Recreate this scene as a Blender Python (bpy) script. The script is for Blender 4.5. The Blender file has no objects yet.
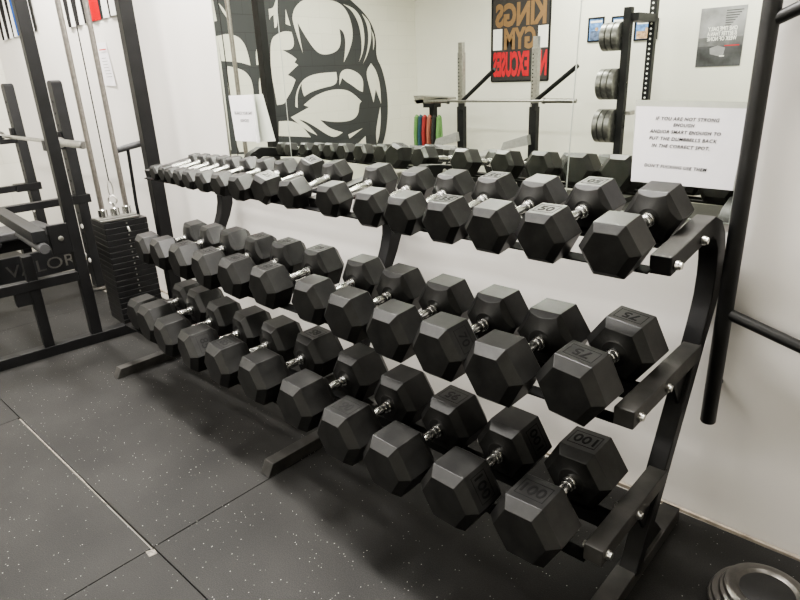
import bpy, math, random
from mathutils import Vector, Matrix, Euler
random.seed(7)
C = bpy.context.scene.collection
R = math.radians

# ------------------------------------------------------------------ materials
def nodes(name):
    m = bpy.data.materials.new(name); m.use_nodes = True
    nt = m.node_tree; b = nt.nodes['Principled BSDF']
    return m, nt, b

def mat(name, col, rough=.5, metal=0., spec=.5, noise=0., nscale=20., bump=0., bscale=200., coat=0.):
    m, nt, b = nodes(name)
    b.inputs['Base Color'].default_value = (*col, 1)
    b.inputs['Roughness'].default_value = rough
    b.inputs['Metallic'].default_value = metal
    b.inputs['Specular IOR Level'].default_value = spec
    b.inputs['Coat Weight'].default_value = coat
    tc = nt.nodes.new('ShaderNodeTexCoord')
    if noise:
        n = nt.nodes.new('ShaderNodeTexNoise'); n.inputs['Scale'].default_value = nscale; n.inputs['Detail'].default_value = 6
        nt.links.new(tc.outputs['Object'], n.inputs['Vector'])
        r = nt.nodes.new('ShaderNodeValToRGB')
        r.color_ramp.elements[0].position = .3; r.color_ramp.elements[1].position = .7
        r.color_ramp.elements[0].color = (*[max(0, c*(1-noise)) for c in col], 1)
        r.color_ramp.elements[1].color = (*[min(1, c*(1+noise)) for c in col], 1)
        nt.links.new(n.outputs['Fac'], r.inputs['Fac']); nt.links.new(r.outputs['Color'], b.inputs['Base Color'])
    if bump:
        n = nt.nodes.new('ShaderNodeTexNoise'); n.inputs['Scale'].default_value = bscale; n.inputs['Detail'].default_value = 3
        nt.links.new(tc.outputs['Object'], n.inputs['Vector'])
        bp = nt.nodes.new('ShaderNodeBump'); bp.inputs['Strength'].default_value = bump; bp.inputs['Distance'].default_value = .002
        nt.links.new(n.outputs['Fac'], bp.inputs['Height']); nt.links.new(bp.outputs['Normal'], b.inputs['Normal'])
    return m

def mat_mat():      # rubber gym mat: charcoal with pale flecks and scuffs
    m, nt, b = nodes('rubber_mat')
    tc = nt.nodes.new('ShaderNodeTexCoord'); L = nt.links
    n = nt.nodes.new('ShaderNodeTexNoise'); n.inputs['Scale'].default_value = 3; n.inputs['Detail'].default_value = 8
    L.new(tc.outputs['Object'], n.inputs['Vector'])
    r = nt.nodes.new('ShaderNodeValToRGB'); r.color_ramp.elements[0].position = .3; r.color_ramp.elements[1].position = .72
    r.color_ramp.elements[0].color = (.0135, .0132, .0125, 1); r.color_ramp.elements[1].color = (.0265, .0258, .0243, 1)
    L.new(n.outputs['Fac'], r.inputs['Fac'])
    v = nt.nodes.new('ShaderNodeTexVoronoi'); v.inputs['Scale'].default_value = 85
    L.new(tc.outputs['Object'], v.inputs['Vector'])
    lt = nt.nodes.new('ShaderNodeMath'); lt.operation = 'LESS_THAN'; lt.inputs[1].default_value = .15
    L.new(v.outputs['Distance'], lt.inputs[0])
    sep = nt.nodes.new('ShaderNodeSeparateColor'); L.new(v.outputs['Color'], sep.inputs['Color'])
    gt = nt.nodes.new('ShaderNodeMath'); gt.operation = 'GREATER_THAN'; gt.inputs[1].default_value = .80
    L.new(sep.outputs['Red'], gt.inputs[0])
    mu = nt.nodes.new('ShaderNodeMath'); mu.operation = 'MULTIPLY'
    L.new(lt.outputs[0], mu.inputs[0]); L.new(gt.outputs[0], mu.inputs[1])
    n2 = nt.nodes.new('ShaderNodeTexNoise'); n2.inputs['Scale'].default_value = 260; n2.inputs['Detail'].default_value = 2
    L.new(tc.outputs['Object'], n2.inputs['Vector'])
    r2 = nt.nodes.new('ShaderNodeValToRGB'); r2.color_ramp.elements[0].position = .40; r2.color_ramp.elements[1].position = .66
    r2.color_ramp.elements[0].color = (.75, .75, .75, 1); r2.color_ramp.elements[1].color = (1.25, 1.25, 1.25, 1)
    L.new(n2.outputs['Fac'], r2.inputs['Fac'])
    mm = nt.nodes.new('ShaderNodeMix'); mm.data_type = 'RGBA'; mm.blend_type = 'MULTIPLY'; mm.inputs['Factor'].default_value = 1
    L.new(r.outputs['Color'], mm.inputs['A']); L.new(r2.outputs['Color'], mm.inputs['B'])
    mx = nt.nodes.new('ShaderNodeMix'); mx.data_type = 'RGBA'
    fr = nt.nodes.new('ShaderNodeValToRGB'); fr.color_ramp.elements[0].color = (.05, .049, .046, 1); fr.color_ramp.elements[1].color = (.40, .39, .37, 1)
    L.new(sep.outputs['Green'], fr.inputs['Fac']); L.new(fr.outputs['Color'], mx.inputs['B'])
    L.new(mu.outputs[0], mx.inputs['Factor']); L.new(mm.outputs['Result'], mx.inputs['A'])
    L.new(mx.outputs['Result'], b.inputs['Base Color'])
    b.inputs['Roughness'].default_value = .62; b.inputs['Specular IOR Level'].default_value = .32
    bp = nt.nodes.new('ShaderNodeBump'); bp.inputs['Strength'].default_value = .35; bp.inputs['Distance'].default_value = .002
    L.new(n2.outputs['Fac'], bp.inputs['Height']); L.new(bp.outputs['Normal'], b.inputs['Normal'])
    return m

def wall_mat(name, col, col2, bump=.12, bscale=45):
    m, nt, b = nodes(name); L = nt.links
    tc = nt.nodes.new('ShaderNodeTexCoord')
    n = nt.nodes.new('ShaderNodeTexNoise'); n.inputs['Scale'].default_value = 1.3; n.inputs['Detail'].default_value = 5
    L.new(tc.outputs['Object'], n.inputs['Vector'])
    r = nt.nodes.new('ShaderNodeValToRGB'); r.color_ramp.elements[0].position = .35; r.color_ramp.elements[1].position = .65
    r.color_ramp.elements[0].color = (*col, 1); r.color_ramp.elements[1].color = (*col2, 1)
    L.new(n.outputs['Fac'], r.inputs['Fac']); L.new(r.outputs['Color'], b.inputs['Base Color'])
    n2 = nt.nodes.new('ShaderNodeTexNoise'); n2.inputs['Scale'].default_value = bscale; n2.inputs['Detail'].default_value = 4
    L.new(tc.outputs['Object'], n2.inputs['Vector'])
    bp = nt.nodes.new('ShaderNodeBump'); bp.inputs['Strength'].default_value = bump; bp.inputs['Distance'].default_value = .003
    L.new(n2.outputs['Fac'], bp.inputs['Height']); L.new(bp.outputs['Normal'], b.inputs['Normal'])
    b.inputs['Roughness'].default_value = .5; b.inputs['Specular IOR Level'].default_value = .35
    return m

def block_mat(name, col, mortar):     # painted concrete blocks, coursed along y and z
    m, nt, b = nodes(name); L = nt.links
    tc = nt.nodes.new('ShaderNodeTexCoord'); sp = nt.nodes.new('ShaderNodeSeparateXYZ'); cb = nt.nodes.new('ShaderNodeCombineXYZ')
    L.new(tc.outputs['Object'], sp.inputs[0]); L.new(sp.outputs['Y'], cb.inputs['X']); L.new(sp.outputs['Z'], cb.inputs['Y'])
    br = nt.nodes.new('ShaderNodeTexBrick'); br.inputs['Scale'].default_value = 1
    br.inputs['Brick Width'].default_value = .4; br.inputs['Row Height'].default_value = .2
    br.inputs['Mortar Size'].default_value = .005; br.inputs['Mortar Smooth'].default_value = .4
    br.inputs['Color1'].default_value = (*col, 1); br.inputs['Color2'].default_value = (*[c*.97 for c in col], 1)
    br.inputs['Mortar'].default_value = (*mortar, 1)
    L.new(cb.outputs[0], br.inputs['Vector']); L.new(br.outputs['Color'], b.inputs['Base Color'])
    bp = nt.nodes.new('ShaderNodeBump'); bp.invert = True; bp.inputs['Strength'].default_value = .4; bp.inputs['Distance'].default_value = .004
    L.new(br.outputs['Fac'], bp.inputs['Height']); L.new(bp.outputs['Normal'], b.inputs['Normal'])
    b.inputs['Roughness'].default_value = .55
    return m

def rubber_mat(name, base, dust, rough):
    m, nt, b = nodes(name); L = nt.links
    tc = nt.nodes.new('ShaderNodeTexCoord')
    n = nt.nodes.new('ShaderNodeTexNoise'); n.inputs['Scale'].default_value = 14; n.inputs['Detail'].default_value = 8; n.inputs['Roughness'].default_value = .65
    L.new(tc.outputs['Object'], n.inputs['Vector'])
    r = nt.nodes.new('ShaderNodeValToRGB'); r.color_ramp.elements[0].position = .38; r.color_ramp.elements[1].position = .75
    r.color_ramp.elements[0].color = (*base, 1); r.color_ramp.elements[1].color = (*dust, 1)
    L.new(n.outputs['Fac'], r.inputs['Fac']); L.new(r.outputs['Color'], b.inputs['Base Color'])
    n2 = nt.nodes.new('ShaderNodeTexNoise'); n2.inputs['Scale'].default_value = 380; n2.inputs['Detail'].default_value = 2
    L.new(tc.outputs['Object'], n2.inputs['Vector'])
    bp = nt.nodes.new('ShaderNodeBump'); bp.inputs['Strength'].default_value = .058; bp.inputs['Distance'].default_value = .001
    L.new(n2.outputs['Fac'], bp.inputs['Height']); L.new(bp.outputs['Normal'], b.inputs['Normal'])
    b.inputs['Roughness'].default_value = rough; b.inputs['Specular IOR Level'].default_value = .43
    return m

M = {}
M['rubber'] = rubber_mat('black_rubber', (.0055, .0055, .0053), (.024, .0238, .0225), .38)
M['rail'] = mat('rail_black', (.005, .005, .005), .6, spec=.2, noise=.3, nscale=20)
M['markfaint'] = mat('faint_recessed_number', (.0055, .0055, .0055), .55, spec=.30, noise=.3, nscale=60)
M['mark'] = mat('recessed_number', (.0045, .0045, .0045), .7, spec=.16, noise=.3, nscale=60)
M['chrome'] = mat('chrome', (.72, .72, .70), .16, 1., noise=.12, nscale=120)
M['knurl'] = mat('knurled_chrome', (.80, .80, .78), .20, 1., noise=.04, nscale=30)
M['zinc'] = mat('zinc_bolt', (.62, .61, .58), .3, 1., noise=.15, nscale=80)
M['black'] = mat('black_powder_coat', (.0070, .0070, .0075), .46, spec=.32, noise=.35, nscale=9, bump=.12, bscale=500)
M['blackdusty'] = mat('dusty_black_powder_coat', (.034, .0325, .030), .5, spec=.5, noise=.6, nscale=12, bump=.12, bscale=400)
M['darksteel'] = mat('dark_grey_steel', (.010, .0105, .0115), .48, spec=.35, noise=.25, nscale=12)
M['tubeblack'] = mat('satin_black_tube', (.012, .012, .012), .42, spec=.5, noise=.3, nscale=15, bump=.15, bscale=300)
M['steel'] = mat('brushed_steel', (.36, .355, .34), .30, 1., noise=.15, nscale=40)
M['rod'] = mat('grey_guide_rod', (.34, .32, .30), .34, 1., noise=.15, nscale=60)
M['plate'] = mat('grey_iron_plate', (.20, .20, .19), .38, .75, noise=.3, nscale=25, bump=.1, bscale=120)
M['oldplate'] = mat('worn_grey_plate', (.11, .104, .096), .30, .65, noise=.35, nscale=18, bump=.2, bscale=90)
M['stackplate'] = mat('weight_stack_black', (.007, .007, .0075), .38, spec=.5, noise=.3, nscale=30)
M['paper'] = mat('white_paper', (.80, .78, .80), .7, spec=.2, noise=.03, nscale=15)
M['sleeve'] = mat('clear_plastic_sleeve', (.46, .47, .41), .18, spec=.6, noise=.06, nscale=20)
M['ink'] = mat('black_ink', (.012, .012, .014), .7, spec=.2, noise=.1)
M['greyink'] = mat('grey_ink', (.07, .07, .075), .7, spec=.2, noise=.1)
M['redink'] = mat('red_ink', (.55, .10, .09), .7, spec=.2, noise=.1)
M['white'] = mat('white_print', (.82, .81, .78), .6, spec=.3, noise=.03)
M['gold'] = mat('tan_print', (.24, .145, .07), .6, spec=.3, noise=.08)
M['redp'] = mat('red_print', (.52, .025, .035), .6, spec=.3, noise=.08)
M['signblack'] = mat('sign_charcoal', (.045, .042, .042), .55, spec=.3, noise=.1)
M['flagblack'] = mat('flag_black_cloth', (.022, .021, .021), .9, spec=.1, noise=.25, nscale=200)
M['flagwhite'] = mat('flag_white_cloth', (.76, .75, .73), .9, spec=.1, noise=.05, nscale=200)
M['flagred'] = mat('flag_red_cloth', (.46, .004, .010), .9, spec=.1, noise=.08, nscale=200)
M['flagblue'] = mat('flag_blue_cloth', (.025, .085, .32), .9, spec=.1, noise=.08, nscale=200)
M['pad'] = mat('charcoal_vinyl_pad', (.060, .060, .062), .5, spec=.45, noise=.2, nscale=30)
M['greypad'] = mat('grey_pad', (.30, .30, .29), .5, spec=.4, noise=.1, nscale=30)
M['wall'] = wall_mat('painted_wall', (.70, .675, .64), (.75, .725, .69))
M['wallfar'] = wall_mat('far_painted_wall', (.72, .71, .645), (.76, .75, .685))
M['ceil'] = wall_mat('ceiling_paint', (.78, .77, .74), (.8, .79, .76), .05)
M['concrete'] = wall_mat('bare_concrete', (.30, .29, .26), (.36, .34, .30), .3, 60)
M['block'] = block_mat('painted_block_wall', (.72, .71, .63), (.655, .645, .57))
M['muraldark'] = block_mat('mural_charcoal_paint', (.040, .043, .046), (.026, .027, .03))
M['muralpale'] = block_mat('mural_cream_paint', (.70, .69, .61), (.635, .625, .55))
M['mat'] = mat_mat()
M['joint'] = mat('pale_joint_grit', (.20, .185, .16), .9, noise=.6, nscale=140, bump=.5, bscale=300)
M['trimwood'] = mat('raw_wood_strip', (.33, .29, .24), .8, noise=.35, nscale=25)
M['edge'] = mat('mirror_edge_silver', (.62, .65, .60), .3, .6, noise=.1)
M['posterdark'] = mat('poster_dark_grey', (.06, .062, .066), .45, noise=.7, nscale=6)
M['postermid'] = mat('poster_sky_grey', (.26, .26, .27), .45, noise=.35, nscale=5)
M['posterlow'] = mat('poster_low_grey', (.13, .13, .135), .45, noise=.6, nscale=8)
M['bluepic'] = mat('picture_blue', (.12, .25, .52), .4, noise=.6, nscale=18)
M['bluedark'] = mat('picture_navy', (.10, .14, .24), .4, noise=.7, nscale=22)
M['skinpic'] = mat('picture_tan', (.50, .33, .20), .4, noise=.6, nscale=30)
M['bandred'] = mat('red_band', (.30, .03, .03), .6, noise=.1)
M['bandgreen'] = mat('green_band', (.13, .26, .09), .6, noise=.1)
M['bandblue'] = mat('teal_band', (.02, .07, .10), .6, noise=.1)
M['bandorange'] = mat('salmon_band', (.34, .12, .08), .6, noise=.1)
M['bandblack'] = mat('black_band', (.02, .02, .02), .6, noise=.1)
def mirror_mat():
    m, nt, b = nodes('mirror_glass')
    b.inputs['Metallic'].default_value = 1; b.inputs['Roughness'].default_value = 0
    tc = nt.nodes.new('ShaderNodeTexCoord'); n = nt.nodes.new('ShaderNodeTexNoise'); n.inputs['Scale'].default_value = 2
    r = nt.nodes.new('ShaderNodeValToRGB'); r.color_ramp.elements[0].color = (.86, .90, .82, 1); r.color_ramp.elements[1].color = (.88, .915, .84, 1)
    nt.links.new(tc.outputs['Object'], n.inputs['Vector']); nt.links.new(n.outputs['Fac'], r.inputs['Fac']); nt.links.new(r.outputs['Color'], b.inputs['Base Color'])
    return m
M['mirror'] = mirror_mat()

# ------------------------------------------------------------------ mesh helpers
OUT_SIDE = -1
class MB:
    def __init__(s): s.v = []; s.f = []; s.mi = []; s.cur = 0
    def add(s, vs, fs):
        o = len(s.v); s.v += [tuple(p) for p in vs]
        for f in fs: s.f.append([i+o for i in f]); s.mi.append(s.cur)
        return s
    def box(s, x0, x1, y0, y1, z0, z1):
        vs = [(x, y, z) for z in (z0, z1) for y in (y0, y1) for x in (x0, x1)]
        return s.add(vs, [(0,2,3,1), (4,5,7,6), (0,1,5,4), (2,6,7,3), (0,4,6,2), (1,3,7,5)])
    def prism(s, poly, axis, a0, a1, dz=0.):      # poly in the two other axes, extruded along axis
        n = len(poly)
        def P(p, q, k):
            if axis == 'x': return (q, p[0], p[1] + (dz if k else 0))
            if axis == 'y': return (p[0], q, p[1])
            return (p[0], p[1], q)
        vs = [P(p, a0, 0) for p in poly] + [P(p, a1, 1) for p in poly]
        fs = [tuple(range(n)), tuple(reversed(range(n, 2*n)))] + [(i, i+n, (i+1) % n + n, (i+1) % n) for i in range(n)]
        return s.add(vs, fs)
    def tube(s, pts, r, n=12, caps=True):
        pts = [Vector(p) for p in pts]; rings = []; prev = None
        rs = r if isinstance(r, (list, tuple)) else [r]*len(pts)
        for i, p in enumerate(pts):
            t = (pts[min(i+1, len(pts)-1)] - pts[max(i-1, 0)]).normalized()
            if prev is None:
                u = t.orthogonal().normalized()
            else:
                u = (prev - t*prev.dot(t)).normalized()
            prev = u; w = t.cross(u)
            rings.append([p + (u*math.cos(2*math.pi*k/n) + w*math.sin(2*math.pi*k/n))*rs[i] for k in range(n)])
        vs = [q for ring in rings for q in ring]; fs = []
        for i in range(len(pts)-1):
            for k in range(n):
                a = i*n+k; b = i*n+(k+1) % n
                fs.append((a, b, b+n, a+n))
        if caps: fs += [tuple(reversed(range(n))), tuple(range((len(pts)-1)*n, len(pts)*n))]
        return s.add(vs, fs)
    def lathe(s, prof, axis, c=(0,0,0), n=24):     # prof: (position along axis, radius)
        vs = []; fs = []
        for h, r in prof:
            for k in range(n):
                a = 2*math.pi*k/n; p, q = r*math.cos(a), r*math.sin(a)
                vs.append({'x': (c[0]+h, c[1]+p, c[2]+q), 'y': (c[0]+p, c[1]+h, c[2]-q), 'z': (c[0]+p, c[1]+q, c[2]+h)}[axis])
        for i in range(len(prof)-1):
            for k in range(n):
                a = i*n+k; b = i*n+(k+1) % n
                fs.append((a, b, b+n, a+n))
        fs += [tuple(reversed(range(n))), tuple(range((len(prof)-1)*n, len(prof)*n))]
        return s.add(vs, fs)
    def ribbon(s, path, th, x0, x1, outer=None):               # rectangular tube along a path in (y, z)
        P = [Vector((0, *p)) for p in path]; vs = []; fs = []
        for i, p in enumerate(P):
            t = (P[min(i+1, len(P)-1)] - P[max(i-1, 0)]).normalized(); nn = Vector((0, -t.z, t.y))
            for x, sg in ((x0, -1), (x1, -1), (x1, 1), (x0, 1)):
                q = p + nn*sg*(outer[i] if outer and sg > 0 and False else (outer[i] if outer and sg == OUT_SIDE else th/2)); vs.append((x, q.y, q.z))
        for i in range(len(P)-1):
            for k in range(4):
                a = i*4+k; b = i*4+(k+1) % 4; fs.append((a, b, b+4, a+4))
        fs += [(3,2,1,0), tuple(range((len(P)-1)*4, len(P)*4))]
        return s.add(vs, fs)
    def mesh(s, name, mats, smooth=35):
        me = bpy.data.meshes.new(name); me.from_pydata(s.v, [], s.f)
        for m in (mats if isinstance(mats, (list, tuple)) else [mats]): me.materials.append(m)
        for i, p in enumerate(me.polygons): p.material_index = s.mi[i]
        me.validate(); me.update()
        import bmesh
        bm = bmesh.new(); bm.from_mesh(me); bmesh.ops.recalc_face_normals(bm, faces=bm.faces); bm.to_mesh(me); bm.free()
        if smooth:
            me.shade_smooth(); me.set_sharp_from_angle(angle=R(smooth))
        return me
    def obj(s, name, mats, parent=None, loc=(0,0,0), rot=(0,0,0), bev=0, smooth=35):
        return link(s.mesh(name, mats, smooth), name, parent, loc, rot, bev)

def link(me, name, parent=None, loc=(0,0,0), rot=(0,0,0), bev=0):
    o = bpy.data.objects.new(name, me); C.objects.link(o); o.location = loc; o.rotation_euler = rot
    if parent: o.parent = parent
    if bev:
        b = o.modifiers.new('bevel', 'BEVEL'); b.width = bev; b.segments = 2; b.limit_method = 'ANGLE'; b.angle_limit = R(28); b.harden_normals = True
    return o
def tag(o, label, cat, group=None, kind=None):
    if label: o['label'] = label
    if cat: o['category'] = cat
    if group: o['group'] = group
    if kind: o['kind'] = kind
    return o
def thing(name, label, cat, loc=(0,0,0), rotz=0, group=None):
    o = bpy.data.objects.new(name, None); C.objects.link(o); o.empty_display_size = .05
    o.location = loc; o.rotation_euler = (0, 0, rotz)
    return tag(o, label, cat, group)
def struct(mb, name, m): return tag(mb.obj(name, m), None, None, None, 'structure')

def text_mesh(name, txt, size, m, ext=.0006, bold=0., shear=0., width=None, height=None, space=1.):
    cu = bpy.data.curves.new(name, 'FONT'); cu.body = txt; cu.size = size; cu.extrude = ext; cu.offset = bold; cu.shear = shear
    cu.align_x = 'CENTER'; cu.align_y = 'CENTER'; cu.resolution_u = 3; cu.space_character = space
    o = bpy.data.objects.new(name, cu); C.objects.link(o)
    dg = bpy.context.evaluated_depsgraph_get(); dg.update()
    me = bpy.data.meshes.new_from_object(o.evaluated_get(dg))
    bpy.data.objects.remove(o); bpy.data.curves.remove(cu)
    me.name = name
    xs = [v.co.x for v in me.vertices]; ys = [v.co.y for v in me.vertices]
    cx, cy = (min(xs)+max(xs))/2, (min(ys)+max(ys))/2
    kx = width/(max(xs)-min(xs)) if width else 1; ky = height/(max(ys)-min(ys)) if height else (kx if width and not height else 1)
    if height and not width: kx = ky
    for v in me.vertices: v.co.x = (v.co.x-cx)*kx; v.co.y = (v.co.y-cy)*ky
    me.materials.clear(); me.materials.append(m)
    return me

# ------------------------------------------------------------------ room (y = 0 is the mirror wall, camera at negative y)
XL, XR, YF, ZC = -6.35, 2.6, -5.8, 3.0
struct(MB().box(XL-.1, XR+.1, 0, .12, -.1, ZC), 'wall_back', M['wall'])
struct(MB().box(XL-.12, XL, YF-.1, 0, -.1, ZC), 'wall_left', M['block'])
struct(MB().box(XR, XR+.12, YF-.1, 0, -.1, ZC), 'wall_right', M['wallfar'])
struct(MB().box(XL-.1, XR+.1, YF-.12, YF, -.1, ZC), 'wall_front', M['wallfar'])
struct(MB().box(XL-.1, XR+.1, YF-.1, .1, ZC, ZC+.1), 'ceiling', M['ceil'])
struct(MB().box(XL, XR, YF, 0, -.1, -.014), 'floor', M['concrete'])
tb = MB()
random.seed(3)
x = XL
while x < XR:
    w = random.uniform(.12, .4); dz = random.uniform(0, .004); dd = random.uniform(0, .006)
    tb.box(x, min(x+w, XR), -.016-dd*.6, -.005, -.014, -.004+dz); x += w
struct(tb, 'trim_1', M['trimwood'])

# rubber mats laid on the concrete, square with the rack (0.9 degrees off the wall)
RZ = R(.9)
RK = Matrix.Translation((0, -.03, 0)) @ Matrix.Rotation(RZ, 4, 'Z')
def rackpt(s, d, z): return tuple(RK @ Vector((s, d, z)))
ss = [-6.27, -5.24, -3.92, -2.60, -1.282, 1.30, 2.50]
dd_ = [-.006, -1.274, -2.52, -3.80, -5.04]
colname = ['against the block wall', 'under the bench station', 'under the cable machine', 'under the far half of the dumbbell rack', 'under the near half of the dumbbell rack', 'at the far right of the room']
rowname = ['in the row along the mirror wall', 'in the second row from the mirror wall', 'in the third row from the mirror wall', 'in the fourth row from the mirror wall']
lab = {(3,0): 'long charcoal floor mat under the far half of the rack and the cable machine', (4,0): 'speckled charcoal rubber floor mat under the near half of the dumbbell rack',
       (5,0): 'plain rubber floor mat at the right wall beyond the plate stack', (2,0): 'charcoal rubber floor mat beneath the cable machine beside the rack', 
       (3,1): 'speckled rubber floor mat with a pale gap along its edge before the rack', (4,1): 'speckled rubber floor mat at the bottom edge of the photo before the rack',
       (2,1): 'dull rubber floor mat in front of the cable machine base beam'}
for i in range(6):
    for j in range(4):
        g = .0016
        if (i, j) == (2, 0): continue          # one long mat runs from here to the far half of the rack
        x0, x1, y1, y0 = ss[i]+g, ss[i+1]-g, dd_[j]-(g if j else 0), dd_[j+1]+g
        if (i, j) == (3, 0): x0 = ss[2]
        if i == 3 and j == 1: y1 -= .007          # open pale joint
        if j == 0 and i <= 2: y1 -= .2
        o = MB().box(x0, x1, y0, y1, -.014, 0).obj('rubber_floor_mat', M['mat'], None, (0, -.03, 0), (0, 0, RZ), bev=.0015)
        tag(o, lab.get((i, j), 'floor mat %s, %s' % (colname[i].replace('under the near half of the dumbbell rack', 'of the near rack half').replace('under the far half of the dumbbell rack', 'of the far rack half').replace('under the ', 'of the '), rowname[j].replace('in the ', '').replace('row from the mirror wall', 'row out'))), 'floor mat', 'rubber floor mats')
jf = MB()
random.seed(11)
for k in range(44):
    x0 = -2.59+k*.0215
    jf.box(x0, x0+.0215, -1.2815+random.uniform(0,.0012), -1.2745-random.uniform(0,.0008)-.0045*max(0, (k-30)/30), -.012, -.0016-.0050*max(0, (k-32)/28))
tag(jf.obj('joint_debris', M['joint'], None, (0, -.03, 0), (0, 0, RZ)), 'pale dusty grit filling the open joint between two floor mats', 'joint')
dot = MB().prism([(-.020,-.012), (.014,-.015), (.019,.010), (-.008,.014)], 'z', 0, .0015).obj('rubber_chip', M['joint'], None, rackpt(-1.262, -1.290, 0))
tag(dot, 'pale worn chip lying where four floor mats meet', 'chip')

# ------------------------------------------------------------------ mirrors
MZ0, MZ1 = 1.008, 2.30
mx = [((-2.630, -2.590), (-2.055, -2.050)), ((-2.051, -2.046), (-.528, -.490)), ((-.524, -.486), (-.004, .004))]     # x at the bottom and top of each side edge
ml = ['narrow frameless wall mirror panel at the far end of the rack', 'wide frameless middle wall mirror panel behind the top dumbbell tier', 'frameless wall mirror panel behind the white warning sign']
for ((a, a2), (b, b2)), l in zip(mx, ml):
    t = thing('wall_mirror', l, 'mirror', (a, 0, MZ0), 0, 'wall mirror panels')
    h = MZ1-MZ0; w = b-a; l2 = a2-a; r2 = b2-a
    MB().prism([(0,0), (w,0), (r2,h), (l2,h)], 'y', -.006, -.001).obj('mirror_glass', M['mirror'], t, smooth=0)
    e = MB(); g = .0016
    e.prism([(-g,0), (0,0), (l2,h), (l2-g,h)], 'y', -.007, -.001); e.prism([(w,0), (w+g,0), (r2+g,h), (r2,h)], 'y', -.007, -.001); e.box(0, w, -.007, -.001, -.003, 0)
    e.obj('polished_edge', M['edge'], t, smooth=0)

# ------------------------------------------------------------------ dumbbells
def hexr(phi, a):
    d = (math.degrees(phi) % 60) - 30
    return a/math.cos(R(d)), R(d)
def head_mesh(name, a, fl, straight):
    co = .30*a; n = 36; rings = []
    def ring(fn): rings.append([fn(2*math.pi*k/n) for k in range(n)])
    def hexring(y, sc): ring(lambda p: (hexr(p, a)[0]*sc*math.cos(p), y, hexr(p, a)[0]*sc*math.sin(p)))
    hexring(-fl/2-co, .73); hexring(-fl/2, 1.); hexring(fl/2, 1.)
    def inner(p):
        r, d = hexr(p, a); c0, c1 = 1.866, 1.44
        t = .24 if straight else (c0-c1/math.cos(d))/(1/.27-c1/math.cos(d))
        rr = (1-t)*a/math.cos(d)
        return (rr*math.cos(p), fl/2+co*t/.27, rr*math.sin(p))
    ring(inner)
    for rr, yy in ((.46, 1.12), (.42, 1.2), (.30, 1.22)):
        ring(lambda p: (rr*a*math.cos(p), fl/2+co*yy, rr*a*math.sin(p)))
    b = MB(); vs = [q for r_ in rings for q in r_]; fs = []
    for i in range(len(rings)-1):
        if i < 2:      # flat facets: one quad per hexagon side
            for k in range(6):
                k0, k1 = k*6, (k*6+6) % n
                A = [i*n+(k0+j) % n for j in range(7)]; B = [(i+1)*n+(k0+j) % n for j in range(7)]
                fs.append(tuple(A + B[::-1]))
        else:
            for k in range(n):
                fs.append((i*n+k, i*n+(k+1) % n, (i+1)*n+(k+1) % n, (i+1)*n+k))
    fs.append(tuple(range(n))); fs.append(tuple(range((len(rings)-1)*n, len(rings)*n)))
    b.add(vs, fs)
    return b.mesh(name, M['rubber'], 22)
def handle_mesh(name, L, k):
    prof = [(-L-.012, .015), (-L, .0205), (-L+.007, .0205), (-L+.008, .0165), (-L+.013, .016), (-L+.014, .0185), (-L+.020, .0185), (-L+.022, .0140), (-L*.45, .0150), (0, .0168)]
    prof = prof + [(-h, r) for h, r in reversed(prof[:-1])]
    b = MB(); b.lathe([(h, r*k) for h, r in prof], 'y', n=20)
    return b.mesh(name, M['knurl'], 40)
def mark_mesh(name, num, a, fl, mk_='mark'):
    side = a*1.1547; w, h = side*.78, fl*.62
    dig = text_mesh(name, num, .03, M['mark'], .0007, bold=.0005, width=None, height=h*.62)
    xs = [v.co.x for v in dig.vertices]; ww = max(xs)-min(xs)
    if ww > w*.8:
        for v in dig.vertices: v.co.x *= w*.8/ww
    b = MB(); t = max(.0012, side*.016)
    b.box(-w/2, w/2, h/2-t, h/2, -.0005, .0006); b.box(-w/2, w/2, -h/2, -h/2+t, -.0005, .0004)
    b.box(-w/2, -w/2+t, -h/2, h/2, -.0005, .0006); b.box(w/2-t, w/2, -h/2, h/2, -.0005, .0006)
    b.add([tuple(v.co) for v in dig.vertices], [tuple(p.vertices) for p in dig.polygons])
    bpy.data.meshes.remove(dig)
    return b.mesh(name, M[mk_], 0)

T = [(-2.505,-.324,.9,.035), (-2.419,-.321,-.2,.036), (-2.305,-.341,2.4,.038), (-2.199,-.351,3.7,.040), (-2.100,-.357,2.3,.042), (-1.982,-.356,2.3,.044), (-1.844,-.359,1.1,.047), (-1.690,-.369,-.3,.050), (-1.565,-.336,-.2,.055), (-1.393,-.341,-4.5,.054), (-1.160,-.343,0,.056), (-.950,-.364,-3.9,.057), (-.786,-.372,-.2,.060), (-.623,-.372,.5,.062), (-.461,-.372,.4,.064), (-.300,-.358,2.0,.066), (-.113,-.367,.3,.068)]
Mi = [(-2.430,-.448,8,.070), (-2.255,-.452,9,.073), (-2.042,-.463,7.2,.078), (-1.827,-.470,8.4,.079), (-1.632,-.464,4.9,.080), (-1.424,-.455,4,.0795), (-1.164,-.455,.5,.0785), (-.947,-.483,.5,.081), (-.733,-.494,.5,.082), (-.530,-.496,3.5,.084), (-.328,-.515,3,.085), (-.130,-.470,3.1,.0865)]
Bo = [(-2.508,-.500,1,.083), (-2.308,-.525,4,.092), (-2.096,-.555,7,.0847), (-1.852,-.560,9,.089), (-1.630,-.560,5.5,.0895), (-1.397,-.550,5.1,.091), (-1.120,-.568,3.3,.0912), (-.854,-.605,1.1,.0912), (-.623,-.618,2.1,.0898), (-.393,-.612,1.2,.0906), (-.166,-.594,1,.0915)]
WT = [5,5,10,10,15,15,20,20,25,25,30,30,35,35,45,50,50]
WM = [50,50,55,55,60,60,65,65,70,70,75,75]
WB = [80,80,80,85,85,85,90,90,95,100,100]
TIER = {'T': (.994, 7.9), 'M': (.6315, 4.0), 'B': (.272, 3.0)}
LIFT = .03
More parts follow.
